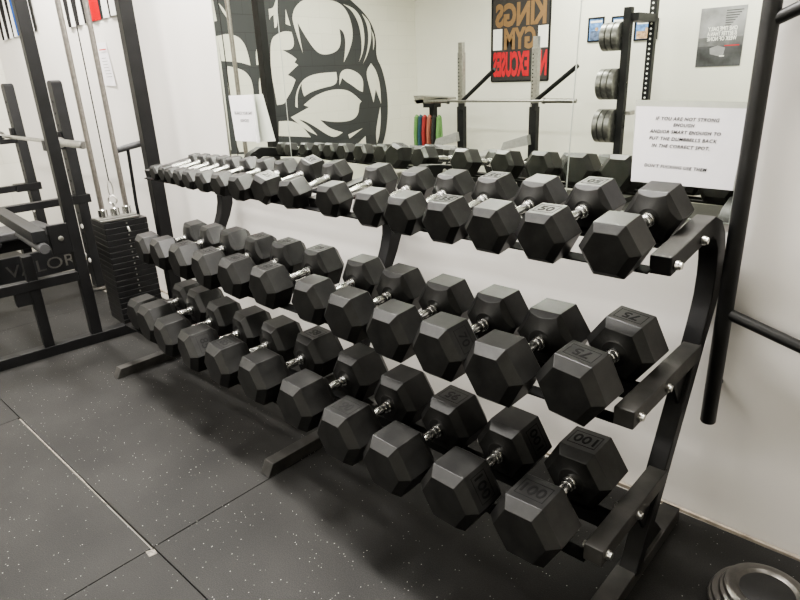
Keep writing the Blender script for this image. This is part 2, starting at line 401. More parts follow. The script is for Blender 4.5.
def lift(tier, s): return LIFT*min(1.05, max(0, -s/2.6)) if tier == 'T' else 0
ordw = ['nearest', 'second', 'third', 'fourth', 'fifth', 'sixth', 'seventh', 'eighth', 'ninth', 'tenth', 'eleventh', 'twelfth', 'thirteenth', 'fourteenth', 'fifteenth', 'sixteenth', 'seventeenth']
tn = {'T': 'top', 'M': 'middle', 'B': 'bottom'}
# which faces show a number: (tier, index) -> face of front head, face of back head (0 top, 1 upper right side as seen from the room)
SHOW = {('T',8): (0,0), ('T',13): (0,0), ('T',15): (0,0), ('M',11): (0,0), ('M',9): (1,None), ('B',10): (0,0), ('B',9): (1,1),
        ('B',8): (None,0), ('B',7): (0,None), ('B',3): (1,None), ('B',4): (0,None), ('M',4): (0,0), ('M',5): (0,0), ('M',3): (0,0), ('M',2): (0,None), ('B',5): (None,0)}
ROLL = {('T',8): 19, ('T',9): -6, ('M',11): 5, ('M',10): -2, ('B',10): -2, ('B',9): 1, ('M',0): 4, ('B',2): 3, ('T',5): -3, ('T',3): 4}
for tier, rows, ws in (('T', T, WT), ('M', Mi, WM), ('B', Bo, WB)):
    zb, tilt = TIER[tier]; n = len(rows)
    for i, (s, d, yaw, a) in enumerate(rows):
        f = i/(n-1)
        sep = {'T': .215+.038*f, 'M': .243+.012*f, 'B': .255+.015*f}[tier]
        fl = {'T': 1.22*a, 'M': a, 'B': 1.093*a}[tier]
        if (tier, i) == ('B', 0): sep = .25
        k = n-1-i
        w = {'T': 'small' if i < 8 else 'mid-sized', 'M': 'large', 'B': 'heavy'}[tier]
        pos = ('nearest to the warning sign, far right of' if tier == 'T' else 'at the right-hand end of') if k == 0 else ('at the far left end of' if i == 0 else '%s from the right on' % ordw[k])
        extra = ' marked %s' % ws[i] if (tier, i) in (('T',8), ('T',15), ('M',11), ('B',10), ('B',9), ('T',13)) else ''
        l = '%s black rubber hex dumbbell%s, %s the %s tier' % (w, extra, pos, tn[tier])
        t = thing('hex_dumbbell', l, 'dumbbell', rackpt(s, d, zb+a+lift(tier, s)), 0, 'hex dumbbells on the %s tier' % tn[tier])
        rl = ROLL.get((tier, i), random.uniform(-1.5, 1.5))
        tilt_i = tilt
        t.rotation_euler = (Matrix.Rotation(RZ+R(-yaw), 3, 'Z') @ Matrix.Rotation(R(tilt_i), 3, 'X') @ Matrix.Rotation(R(rl), 3, 'Y')).to_euler()
        hm = head_mesh('hex_head', a, fl, (tier == 'M' and i == 11) or tier == 'B')
        L = sep/2-fl/2-.30*a*1.2
        link(handle_mesh('handle', L, .82+.18*min(1, a/.08)), 'handle', t)
        sh = SHOW.get((tier, i), (None, None))
        mk = mark_mesh('weight_number', str(ws[i]), a, fl, 'mark' if (tier == 'T' or (tier, i) in (('M',11), ('B',10), ('B',9))) else 'markfaint') if sh != (None, None) else None
        for e, (yy, rz) in enumerate(((-sep/2, 0), (sep/2, math.pi))):
            h = link(hm, 'hex_head', t, (0, yy, 0), (0, 0, rz), bev=.0016)
            if sh[e] is not None:
                o = link(mk, 'weight_number', h)
                flip = math.pi if (tier == 'M' and i == 11 and e == 0) else 0
                if sh[e] == 0: o.location = (0, 0, a); o.rotation_euler = (0, 0, flip)
                else:
                    sg = 1 if e == 0 else -1
                    o.rotation_euler = (0, R(60*sg), 0)
                    o.location = (a*math.sin(R(60))*sg, 0, a*math.cos(R(60)))
                    o.scale = (.95, .95, 1)

# ------------------------------------------------------------------ dumbbell rack
rack = thing('dumbbell_rack', 'black steel three-tier dumbbell rack standing along the mirror wall', 'rack', (0, -.03, 0), RZ)
upath = [(-.405,.03), (-.22,.39), (-.075,.675), (-.043,.745), (-.026,.80), (-.022,.86), (-.027,.915), (-.044,.965), (-.077,1.003), (-.125,1.026), (-.19,1.022), (-.30,1.008), (-.435,.993)]
UO = [.025,.025,.028,.036,.046,.050,.049,.045,.038,.031,.027,.025,.025]
def upr(dz):
    return [(y, z + dz*max(0, (z-.745)/.28)) for y, z in upath]
W = .055
armd = {'M': (-.585, -.10, .645), 'B': (-.697, -.265, .304)}
DC = {'T': -.352, 'M': -.475, 'B': -.583}
railc = {'T': -.352, 'M': -.475, 'B': -.583}
FX = (-.060, -.002)
for fs, endf in ((.008, True), (-1.285, False), (-2.612, False)):
    dz = lift('T', fs)
    ub = MB().ribbon(upr(dz), .05, (0 if endf else fs+(.025 if fs < -2 else 0))-W+.002, 0 if endf else fs+(.025 if fs < -2 else 0), outer=UO)
    for fi, f_ in enumerate(ub.f):          # dusty upper side of the bent-over top arm
        c_ = [sum(ub.v[k][q] for k in f_)/len(f_) for q in (1, 2)]
        if len(f_) == 4 and c_[0] < -.09 and c_[1] > 1.0 + dz and max(ub.v[k][1] for k in f_)-min(ub.v[k][1] for k in f_) > .02 and abs(max(ub.v[k][0] for k in f_)-min(ub.v[k][0] for k in f_)) > .03: ub.mi[fi] = 1
    ub.obj('upright', [M['black'], M['blackdusty']], rack, bev=.004)
    ft = MB().prism([(-.80, .0), (-.772, .05), (-.06, .05), (-.06, .0)], 'x', FX[0] if endf else fs-W, FX[1] if endf else fs).obj('foot', M['blackdusty'], rack, bev=.003)
    MB().box((FX[0] if endf else fs-W)+.002, (FX[1] if endf else fs)-.002, -.062, -.052, .002, .048).obj('end_cap', M['black'], ft)
    for tier, (y0, y1, zc) in armd.items():
        if -2 < fs < -1: zc -= .060 if tier == 'B' else .042      # the middle frame carries the rails on top of its arms
        fa = fs + (.05 if fs < -2 and tier == 'M' else 0); y0 = y0 if fs > -1 else {'M': -.53 if fs < -2 else -.50, 'B': -.60}[tier]
        a_ = MB().box(fa-W, fa-(.004 if endf else 0), y0, y1, zc-.025, zc+.025).obj('shelf_arm', M['blackdusty'], rack, bev=.003)
        yu = -.22-(.39-zc)*.51 if zc < .5 else -.09
        yg = y1+.045
        MB().prism([(yg-.22, zc-.025), (yu-.02, zc-.025), (yu-.085, zc-.155)], 'x', fs-.030, fs-.022).obj('gusset', M['black'], rack)
    MB().prism([(-.36, .05), (-.30, .17), (-.19, .05)], 'x', fs-.030, fs-.022).obj('gusset', M['black'], rack)
    by = {'T': [(-.41, .993), (-.225, 1.014)], 'M': [(-.55, .643), (-.365, .643)], 'B': [(-.67, .304), (-.48, .304)]}
    for tier in by:
        for y, z in by[tier]:
            z += dz if tier == 'T' else 0
            if fs < -1 and y < {'T': -9, 'M': -.52, 'B': -.63}[tier]: y += .08 if tier == 'M' else .09
            if -2 < fs < -1: z -= {'T': 0, 'M': .042, 'B': .060}[tier]
            b = MB()
            b.lathe([(-.006, .0125), (.0022, .0125), (.0024, .0095), (.0085, .0092), (.0095, .0055)], 'x', (fs, y, z), n=6 if False else 14)
            b.obj('bolt', M['zinc'], rack, smooth=30)
            if endf:
                MB().lathe([(-.012, .006), (-.011, .009), (0, .009)], 'x', (fs-W, y, z), n=10).obj('bolt', M['zinc'], rack)
for tier in 'TMB':
    zb, tilt = TIER[tier]; c = railc[tier]
    for sg in (-1, 1):      # angle-iron rail: sloped leaf under the heads, web hanging from its inner edge
        tt = math.tan(R(tilt)); zf = lambda q: zb+tt*(q-DC[tier])-.0015
        yi, yo = c+sg*.066, c+sg*.106; web = .038 if sg > 0 and tier != 'T' else .010
        prof = [(yi, zf(yi)), (yo, zf(yo)), (yo, zf(yo)-.004), (yi+sg*.004, zf(yi)-.004), (yi+sg*.004, zf(yi)-web), (yi, zf(yi)-web)]
        if sg < 0: prof = prof[::-1]
        MB().prism(prof, 'x', .008-W+.001, -2.613 if tier != 'B' else -2.655, dz=lift('T', -2.66) if tier == 'T' else 0).obj('shelf_rail', M['rail'], rack)

# ------------------------------------------------------------------ signs on the mirror
def at_wall(t, me, name, x, z, y): return link(me, name, t, (x, y, z), (R(90), 0, 0))
sg = thing('warning_sign', 'white printed warning sheet in a plastic sleeve taped to the mirror near the rack end', 'sign', (-.152, -.0075, 1.10))
SL = MB(); n = 8
def quad_sheet(pts, y, bow, n=10):
    TLp, TRp, BRp, BLp = pts; vs = []; fs = []
    for j in range(n+1):
        for i in range(n+1):
            u, v = i/n, j/n
            xx = (TLp[0]*(1-u)+TRp[0]*u)*(1-v)+(BLp[0]*(1-u)+BRp[0]*u)*v
            zz = (TLp[1]*(1-u)+TRp[1]*u)*(1-v)+(BLp[1]*(1-u)+BRp[1]*u)*v
            vs.append((xx, y-bow(u, v), zz))
    for j in range(n):
        for i in range(n):
            a = j*(n+1)+i; fs.append((a, a+1, a+n+2, a+n+1))
    return MB().add(vs, fs)
bw = lambda u, v: 0
quad_sheet([(-.158,.249), (.164,.241), (.156,.003), (-.150,.004)], -.001, bw).obj('plastic_sleeve', M['sleeve'], sg)
quad_sheet([(-.153,.231), (.157,.225), (.146,.003), (-.150,.006)], -.002, bw).obj('paper_sheet', M['paper'], sg)
tl = MB()
for txt, zz, ww, xx in (('IF YOU ARE NOT STRONG', .195, .178, -.002), ('ENOUGH', .178, .060, -.008), ('AND/OR SMART ENOUGH TO', .158, .200, -.005), ('PUT THE DUMBBELLS BACK', .138, .192, -.009), ('IN THE CORRECT SPOT.', .117, .165, -.013), ("DON'T FUCKING USE THEM", .057, .182, -.021)):
    me = text_mesh('lettering', txt, .014, M['ink'], .0002, bold=.00018, shear=.22, width=ww, height=.0100, space=1.15)
    link(me, 'lettering', sg, (xx, -.0026, zz), (R(90), R(1.2), 0))

s2 = thing('rerack_sign', 'white re-rack notice sheet with a curled edge on the far mirror panel', 'sign', (-2.40, -.0075, 1.135))
vs = []; fs = []; nn = 16
for j in range(9):
    v = j/8
    for i in range(nn+1):
        u = i/nn; x0 = -.152+.014*v; wdt = .285-.012*v
        k = max(0, (u-.80)/.20)
        vs.append((x0+min(u, .80)*wdt + wdt*.2*math.sin(min(k*1.1, 1.57))*(.75+.55*v), -.003-.055*k*k*(.5+.5*v), .245-.237*v+.004*u))
for j in range(8):
    for i in range(nn):
        a = j*(nn+1)+i; fs.append((a, a+1, a+nn+2, a+nn+1))
MB().add(vs, fs).obj('paper_sheet', M['paper'], s2)
for txt, zz, ww, xx in (('RE-RACK YOUR SHIT', .156, .165, -.030), ('ASSHOLES', .118, .080, -.026)):
    link(text_mesh('lettering', txt, .014, M['greyink'], .0002, width=ww, height=.016), 'lettering', s2, (xx, -.0037, zz), (R(90), 0, 0))

# ------------------------------------------------------------------ black tube frame on the wall at the right
tf = thing('wall_mounted_bar_frame', 'black round-tube bar frame fixed upright on the wall beside the rack end', 'bar frame', (.035, -.062, .39))
MB().tube([(0,0,0), (0,0,.004), (0,0,.8), (0,0,1.9)], [.020,.0225,.0225,.0225], 20).obj('upright_tube', M['tubeblack'], tf)
MB().tube([(0,0,1.145), (.62,-.02,1.41)], .0165, 16).obj('crossbar', M['tubeblack'], tf)
MB().tube([(0,0,.37), (.62,-.02,.205)], .0165, 16).obj('crossbar', M['tubeblack'], tf)
MB().tube([(.62,-.02,0), (.62,-.02,1.9)], .0225, 20).obj('upright_tube', M['tubeblack'], tf)
for xx in (0, .62):
    for zz in (.12, 1.75): MB().tube([(xx,0,zz), (xx,.060,zz)], .012, 12).obj('wall_bracket', M['tubeblack'], tf)

# ------------------------------------------------------------------ stack of round plates on the floor
pc = (.312, -.300)
lp = ['lowest round grey plate of the stack on the floor by the wall', 'second round grey plate up in the floor stack by the wall', 'third round grey plate up in the floor stack by the wall', 'topmost round grey plate of the stack on the floor by the wall']
rp = [.146, .134, .121, .107]
for i in range(4):
    r = rp[i]; z0 = .0255*i
    prof = [(0, r-.020), (.002, r-.012), (.006, r-.003), (.0125, r), (.019, r-.003), (.0235, r-.012), (.0252, r-.020), (.0252, r-.030), (.019, r-.038), (.018, r-.040), (.018, .027), (0, .027)]
    o = MB().lathe(prof, 'z', n=56).obj('weight_plate', M['oldplate'], None, (pc[0]+[0,-.004,.003,0][i], pc[1]-.010*i, z0))
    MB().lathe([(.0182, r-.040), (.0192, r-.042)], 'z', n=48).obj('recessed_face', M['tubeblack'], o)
    tag(o, lp[i], 'weight plate', 'round plates stacked on the floor')

# ------------------------------------------------------------------ cable machine (local frame: m to the room, q to the wall)
cm = thing('cable_machine', 'black cable machine with a tall frame and black weight stack left of the dumbbell rack', 'cable machine', (-3.223, -1.256, 0), R(-4.2))
def P(mb, name, m, bev=.003): return mb.obj(name, m, cm, bev=bev)
P(MB().box(-.065, 0, -.45, 1.085, 0, .06), 'base_beam', M['black'])
P(MB().box(-.062, -.002, .500, .560, .06, 2.32), 'post', M['black'])
P(MB().box(-.072, -.002, 1.012, 1.088, .06, 2.32), 'post', M['black'])
P(MB().box(-.062, -.002, .44, 1.14, 2.32, 2.38), 'top_beam', M['black'])
P(MB().box(-.75, -.065, 1.015, 1.07, 0, .06), 'base_beam', M['black'])
P(MB().box(-.062, -.002, -.20, .50, .405, .46), 'crossbar', M['black'])
P(MB().box(-.060, -.004, .243, .295, .06, .60), 'seat_post', M['black'])
P(MB().box(-.055, -.005, .165, .243, .33, .405), 'foot_block', M['black'])
P(MB().prism([(.305,.675), (.375,.675), (.375,.738), (.305,.738)], 'x', -.92, .06), 'seat_tube', M['darksteel'])
P(MB().tube([(-.45,.345,.642), (.075,.345,.642), (.09,.345,.642)], [.030,.030,.026], 16), 'foam_roller', M['pad'], 0)
P(MB().tube([(-.85,.18,.655), (-.18,.18,.655)], .018, 12), 'side_bar', M['darksteel'], 0)
P(MB().box(-.030, -.004, .40, .505, .575, .745), 'pivot_plate', M['black'])
P(MB().lathe([(0,.014), (.006,.014), (.008,.008)], 'x', (-.004,.455,.665), n=14), 'bolt', M['zinc'], 0)
for i in range(18):
    z0 = .05+i*.0360
    m_ = MB().box(-.27, -.028, .70, .955, z0, z0+.0335)
    o = P(m_, 'stack_plate', M['stackplate'], .002)
    MB().lathe([(0,.005), (.002,.005)], 'x', (-.028,.83,z0+.017), n=10).obj('pin_hole', M['zinc'], o)
pin = P(MB().tube([(-.03,.83,.655), (-.012,.83,.655), (-.006,.83,.645), (-.004,.83,.63)], .006, 10), 'selector_pin', M['zinc'], 0)
P(MB().box(-.19, -.035, .690, .915, .70, .712), 'carriage_plate', M['steel'], .002)
P(MB().box(-.14, -.05, .680, .905, .712, .722), 'carriage_plate', M['steel'], .002)
for q in (.728, .798, .868):
    P(MB().lathe([(.722,.022), (.724,.026), (.768,.026), (.772,.022)], 'z', (-.095, q, 0), n=20), 'collar', M['chrome'], 0)
for q in (.728, .868):
    P(MB().tube([(-.095, q, .05), (-.095, q, 2.32)], .0145, 16), 'guide_rod', M['rod'], 0)
P(MB().tube([(-.095,.798,2.32), (-.095,.798,.93)], .0035, 8), 'cable', M['darksteel'], 0)
P(MB().tube([(-.095,.798+.014*math.sin(t), .885+.045*math.cos(t)) for t in [2*math.pi*k/16 for k in range(17)]], .0035, 8, False), 'carabiner', M['zinc'], 0)
P(MB().tube([(-.095+.018*math.sin(t),.798+.018*math.sin(t), .815+.026*math.cos(t)) for t in [2*math.pi*k/20 for k in range(21)]], .005, 8, False), 'ring', M['zinc'], 0)
P(MB().tube([(-.095,.798,.76), (-.095,.798,.80)], .008, 10), 'stem', M['zinc'], 0)

# black T-handled bar standing behind the stack
th = thing('t_handle_bar', 'black bar with a padded T-handle standing behind the weight stack', 'handle bar', (-3.37, -.215, 0))
MB().tube([(.02,-.05,0), (.025,-.066,.75), (.03,-.055,1.10)], .010, 12).obj('shaft', M['black'], th)
MB().tube([(0,-.12,1.085), (.01,-.10,1.09), (.055,.03,1.118), (.06,.045,1.112), (.062,.05,1.09)], [.016,.019,.019,.018,.014], 14).obj('grip', M['pad'], th)

# ------------------------------------------------------------------ bench station against the wall, far left
bs = thing('bench_press_station', 'dark bench press station with hole-punched uprights against the wall behind the cable machine', 'bench rack', (-4.8, -.28, 0))
def Q(mb, name, m, bev=.003): return mb.obj(name, m, bs, bev=bev)
def round_up(x0, x1, y0, y1, z1):
    b = MB(); poly = [(x0,0), (x1,0)]; r = (x1-x0)/2
    for k in range(9): poly.append(((x0+x1)/2+r*math.cos(math.pi*k/8), z1-r*.5+r*.5*math.sin(math.pi*k/8)))
    return b.prism(poly, 'y', y0, y1)
for xx in (-.555, .50):
    u = Q(round_up(xx-.045, xx+.045, -.035, .035, 1.51), 'upright', M['darksteel'])
    hb = MB()
    for k in range(16): hb.lathe([(0,.008), (.002,.008)], 'y', (xx, -.037, .20+k*.078), n=10)
    hb.obj('peg_holes', M['ink'], u, smooth=0)
    Q(MB().box(xx-.05, xx+.05, -.13, .06, .66, .72), 'spotter_bracket', M['darksteel'])
    Q(MB().box(xx-.03, xx+.03, -.95, -.10, .665, .715), 'spotter_arm', M['darksteel'])
    Q(MB().prism([(-.16,1.05), (-.035,1.05), (-.035,1.17), (-.06,1.17), (-.06,1.085), (-.135,1.085), (-.135,1.12), (-.16,1.12)], 'x', xx-.03, xx+.03), 'bar_hook', M['darksteel'])
    Q(MB().box(xx-.07, xx+.08, -.10, .10, 0, .02), 'base_plate', M['steel'])
    for zz, bx in ((.493, .03), (.261, -.036), (.231, .03)): Q(MB().lathe([(-.010,.013), (-.006,.018), (0,.018)], 'y', (xx+bx, -.036, zz), n=14), 'bolt', M['white'], 0)
Q(MB().box(-.555, .50, -.03, .03, .10, .17), 'crossmember', M['darksteel'])
pn = Q(MB().box(.478, .522, -1.25, -.06, .19, .37), 'name_panel', M['darksteel'])
link(text_mesh('lettering', 'VALOR', .2, M['steel'], .001, width=.46, height=.085), 'lettering', pn, (.5235, -.36, .27), (R(90), 0, R(90)))
Q(MB().box(-.18, .14, -1.35, -.12, .40, .47), 'bench_pad', M['pad'], .02)
Q(MB().box(-.05, .02, -1.3, -.2, .30, .40), 'bench_spine', M['black'])
for yy in (-1.25, -.3): Q(MB().box(-.05, .02, yy-.03, yy+.03, 0, .30), 'bench_leg', M['black'])
bb = thing('barbell', 'long steel barbell resting on the bench station hooks by the flags', 'barbell', (-4.83, -.38, 1.108))
MB().tube([(-.66,0,0), (.66,0,0)], .0142, 14).obj('shaft', M['steel'], bb)
for sgn in (-1, 1):
    MB().lathe([(0,.024), (.006,.036), (.03,.036), (.032,.025), (.43,.025), (.435,.020)], 'x', (0,0,0), n=20).obj('sleeve', M['steel'], bb, (.66*sgn,0,0), (0,0,0 if sgn > 0 else math.pi))

# ------------------------------------------------------------------ flags and paper on the back wall
def flag(cx, label, mid, zlow):
    w, h, n, k = .90, .95, 13, 8
    t = MB(); vs = []; cols = n*4
    for j in range(k+1):
        for i in range(cols+1):
            xx = -w/2+w*i/cols; vs.append((xx, -.012-.008*math.sin(i*.75+j*.4)-.004*math.sin(i*.31), h*j/k+.018*(i/cols-.5)))
    for j in range(k):
        for i in range(cols):
            st = i//4; t.cur = 2 if st in (6, 7) else (0 if st % 2 == 0 else 1)
            a = j*(cols+1)+i; t.add([], []); t.f.append([a, a+1, a+cols+2, a+cols+1]); t.mi.append(t.cur)
    t.v = vs
    o = t.obj('striped_flag', [M['flagblack'], M['flagwhite'], mid], None, (cx, 0, zlow))
    tag(o, label, 'flag', 'striped flags hung on the back wall')
flag(-4.10, 'black and white striped flag with a red stripe, hung high on the wall', M['flagred'], 1.872)
flag(-5.66, 'black and white striped flag with a blue stripe, hung high on the wall', M['flagblue'], 1.885)
pp = thing('paper_notice', 'white paper notice with a red heading taped to the wall beneath the red-striped flag', 'notice', (-4.08, -.003, 1.455))
quad_sheet([(-.108,.285), (.085,.28), (.135,.0), (-.06,.005)], 0, lambda u, v: .006*u*v).obj('paper_sheet', M['paper'], pp)
hd = MB().box(-.02, .088, -.009, -.0085, .232, .240).obj('heading', M['redink'], pp)
lb = MB()
for k in range(7): lb.box(-.005+.004*k, .070+.006*k+random.uniform(-.01, .012), -.011, -.0105, .180-.020*k, .1825-.020*k)
lb.obj('print_lines', M['greyink'], pp)

# ------------------------------------------------------------------ mural on the block wall (seen in the mirror)
OUT= [(-2.191, 2.455), (-4.504, 2.592), (-4.471, 2.441), (-4.689, 2.315), (-4.866, 2.147), (-4.94, 1.935), (-4.912, 1.704), (-5.036, 1.536), (-5.12, 1.191), (-5.11, 0.877), (-5.032, 0.563), (-4.884, 0.336), (-3.342, 0.485), (-2.015, 0.638)]
PALE= [[(-3.435, 2.207), (-3.438, 2.129), (-3.499, 1.925), (-3.554, 1.763), (-3.524, 1.989), (-3.512, 2.131), (-3.604, 1.99), (-3.761, 1.795), (-3.894, 1.738), (-4.088, 1.76), (-4.202, 1.821), (-4.243, 1.93), (-4.227, 2.072), (-4.293, 2.04), (-4.327, 1.931), (-4.302, 1.776), (-4.264, 1.637), (-4.39, 1.793), (-4.472, 1.967), (-4.463, 2.138), (-4.388, 2.304), (-4.251, 2.405), (-3.971, 2.433), (-3.655, 2.418), (-3.492, 2.318)], [(-4.322, 2.385), (-4.488, 2.308), (-4.601, 2.141), (-4.635, 1.933), (-4.62, 1.757), (-4.556, 1.633), (-4.646, 1.757), (-4.698, 1.934), (-4.687, 2.109), (-4.636, 2.245), (-4.517, 2.343)], [(-4.665, 2.28), (-4.759, 2.145), (-4.781, 1.97), (-4.726, 1.756), (-4.634, 1.613), (-4.741, 1.738), (-4.832, 1.935), (-4.836, 2.112), (-4.789, 2.198)], [(-4.833, 2.077), (-4.868, 1.971), (-4.854, 1.791), (-4.887, 1.864), (-4.896, 1.989)], [(-3.386, 1.085), (-3.348, 1.105), (-3.365, 1.239), (-3.439, 1.369), (-3.563, 1.465), (-3.775, 1.51), (-4.112, 1.518), (-4.126, 1.413), (-4.07, 1.344), (-3.848, 1.319), (-3.632, 1.276), (-3.511, 1.224), (-3.484, 1.3), (-3.487, 1.394), (-3.422, 1.303), (-3.392, 1.204)], [(-4.154, 1.341), (-4.168, 1.482), (-4.239, 1.543), (-4.367, 1.554), (-4.544, 1.489), (-4.626, 1.396), (-4.601, 1.231), (-4.523, 1.253), (-4.398, 1.331), (-4.275, 1.39), (-4.214, 1.438)], [(-3.256, 0.975), (-3.577, 1.083), (-3.489, 1.116), (-3.671, 1.216), (-3.916, 1.281), (-4.164, 1.294), (-4.365, 1.25), (-4.563, 1.103), (-4.512, 1.069), (-4.49, 0.94), (-4.398, 0.864), (-4.222, 0.84), (-3.969, 0.857), (-3.754, 0.902), (-3.911, 0.774), (-4.156, 0.697), (-3.997, 0.637), (-3.853, 0.695), (-3.65, 0.822), (-3.496, 0.905), (-3.386, 0.938), (-3.556, 0.829), (-3.683, 0.7), (-3.504, 0.781), (-3.357, 0.891)], [(-3.056, 0.939), (-3.251, 0.934), (-3.421, 0.858), (-3.563, 0.687), (-3.269, 0.726), (-3.031, 0.755)], [(-4.678, 1.504), (-4.797, 1.622), (-4.899, 1.517), (-4.967, 1.309), (-4.965, 1.042), (-4.868, 1.257), (-4.808, 1.07), (-4.742, 1.281)], [(-4.945, 1.005), (-4.951, 0.849), (-4.896, 0.578), (-4.83, 0.465), (-4.819, 0.625), (-4.874, 0.816)], [(-4.257, 0.658), (-4.558, 0.726), (-4.278, 0.599)], [(-4.43, 0.507), (-4.603, 0.606), (-4.603, 0.469)], [(-3.062, 1.932), (-3.194, 2.003), (-3.307, 2.029), (-3.401, 2.018), (-3.423, 1.935), (-3.42, 1.852), (-3.357, 1.804), (-3.23, 1.804), (-3.366, 1.743), (-3.441, 1.694), (-3.403, 1.652), (-3.457, 1.62), (-3.27, 1.502), (-3.348, 1.475), (-3.392, 1.437), (-3.31, 1.303), (-3.216, 1.208), (-3.175, 1.147), (-3.054, 1.142), (-3.043, 1.278), (-3.018, 1.509), (-3.024, 1.664)], [(-2.314, 1.958), (-2.452, 1.987), (-2.586, 1.961), (-2.672, 1.884), (-2.709, 1.748), (-2.72, 1.628), (-2.569, 1.67), (-2.323, 1.685)], [(-2.816, 1.782), (-2.854, 1.839), (-2.918, 1.874), (-2.961, 1.862), (-2.945, 1.641), (-2.809, 1.632)], [(-2.395, 1.628), (-2.53, 1.603), (-2.624, 1.567), (-2.675, 1.519), (-2.71, 1.46), (-2.722, 1.341), (-2.712, 1.271), (-2.369, 1.288), (-2.37, 1.471)], [(-2.813, 1.456), (-2.866, 1.514), (-2.964, 1.558), (-2.963, 1.331), (-2.934, 1.235), (-2.803, 1.278)], [(-2.208, 2.334), (-2.318, 2.339), (-2.333, 2.119), (-2.26, 2.106)], [(-2.385, 2.311), (-2.442, 2.26), (-2.484, 2.187), (-2.472, 2.155), (-2.422, 2.217)], [(-3.079, 2.274), (-3.156, 2.289), (-3.199, 2.381), (-3.23, 2.382), (-3.188, 2.073), (-3.14, 2.06), (-3.145, 2.209), (-3.097, 2.185), (-3.077, 2.15)], [(-3.34, 2.285), (-3.394, 2.089), (-3.318, 2.11)], [(-2.209, 1.957), (-2.314, 1.958), (-2.316, 1.473), (-2.297, 0.654), (-2.158, 0.67)], [(-2.372, 0.768), (-2.758, 0.754), (-2.903, 0.677), (-2.829, 0.595), (-2.407, 0.617)]]

mu = thing('wall_mural', 'charcoal and cream mural of a flexed muscular torso painted on the block wall', 'mural', (XL, -3.5, 0))
def smooth_poly(p, it=2):
    for _ in range(it):
        q = []; n = len(p)
        for i in range(n):
            a, b, c = (Vector(p[j % n]) for j in (i-1, i, i+1))
            u, w = b-a, c-b
            ang = abs(u.angle_signed(w)) if u.length > 1e-6 and w.length > 1e-6 else 0
            if ang > R(68): q.append(tuple(b))
            else: q += [tuple(b.lerp(a, .25)), tuple(b.lerp(c, .25))]
        p = q
    return p
def sheet(polys, x):
    b = MB()
    for p in map(smooth_poly, polys): b.add([(x, y+3.5, z) for y, z in p], [tuple(range(len(p)))])
    return b
sheet([OUT], .003).obj('dark_paint', M['muraldark'], mu, smooth=0)
for i, p in enumerate(PALE):
    sheet([p], .006).obj('cream_shape', M['muralpale'], mu, smooth=0)

# ------------------------------------------------------------------ opposite wall (seen in the mirror)
def on_front(me, name, t, x, z, y=.004): return link(me, name, t, (x, y, z), (R(90), 0, R(180)))
ks = thing('gym_banner', 'KINGS GYM NO EXCUSES banner in tan and red letters on the wall opposite the mirror', 'banner', (-4.45, YF, 1.30))
MB().box(-.455, .455, .002, .008, 0, 1.40).obj('banner_panel', M['signblack'], ks, smooth=0)
fb = MB()
for sgn in (-1, 1): fb.box(sgn*.455-.012, sgn*.455+.012, .002, .012, 0, 1.40)
fb.box(-.455, .455, .002, .012, -.012, .006); fb.obj('banner_edge', M['black'], ks, smooth=0)
for txt, m_, zz, hh, ww in (('KINGS', 'gold', .845, .30, .80), ('GYM', 'gold', .545, .28, .50), ('NO EXCUSES', 'redp', .22, .33, .86)):
    on_front(text_mesh('lettering', txt, .3, M[m_], .001, bold=.014, width=ww, height=hh), 'lettering', ks, 0, zz, .010)
for sgn in (-1, 1): MB().box(sgn*.36-.075, sgn*.36+.075, .008, .0095, .41, .68).obj('white_block', M['white'], ks, smooth=0)
MB().box(.10, .40, .008, .0095, 1.06, 1.14).obj('white_block', M['white'], ks, smooth=0)

po = thing('gym_poster', 'grey motivational poster with white slanted lettering on the wall opposite the mirror', 'poster', (-1.885, YF, 1.39))
MB().box(-.232, .232, .002, .006, .30, .60).obj('sky_panel', M['postermid'], po, smooth=0)
MB().box(-.232, .232, .002, .006, 0, .21).obj('ground_panel', M['posterdark'], po, smooth=0)
MB().box(-.232, .232, .002, .006, .21, .30).obj('haze_panel', M['posterlow'], po, smooth=0)
for k in range(7): MB().box(.03-.012*k*0+.0, .20-.018*k, .0065, .0075, .555-.024*k, .565-.024*k).obj('print_line', M['posterdark'], po, smooth=0)
for txt, zz in (('ONE TIME DAILY', .385), ('IS BETTER THAN A', .335), ('WEEK OF NONE', .285)):
    on_front(text_mesh('lettering', txt, .05, M['white'], .001, bold=.001, shear=.15, width=.30, height=.043), 'lettering', po, .01, zz, .008)
MB().box(.05, .20, .0065, .0075, .205, .215).obj('red_streak', M['redp'], po, smooth=0)
MB().prism([(-.10,.19), (-.02,.215), (.06,.19), (.05,.12), (.02,.10), (-.09,.13)], 'y', .0065, .0075).obj('lifter_shape', M['postermid'], po, smooth=0)
MB().box(.01, .06, .0065, .0080, .10, .112).obj('emblem', M['white'], po, smooth=0)

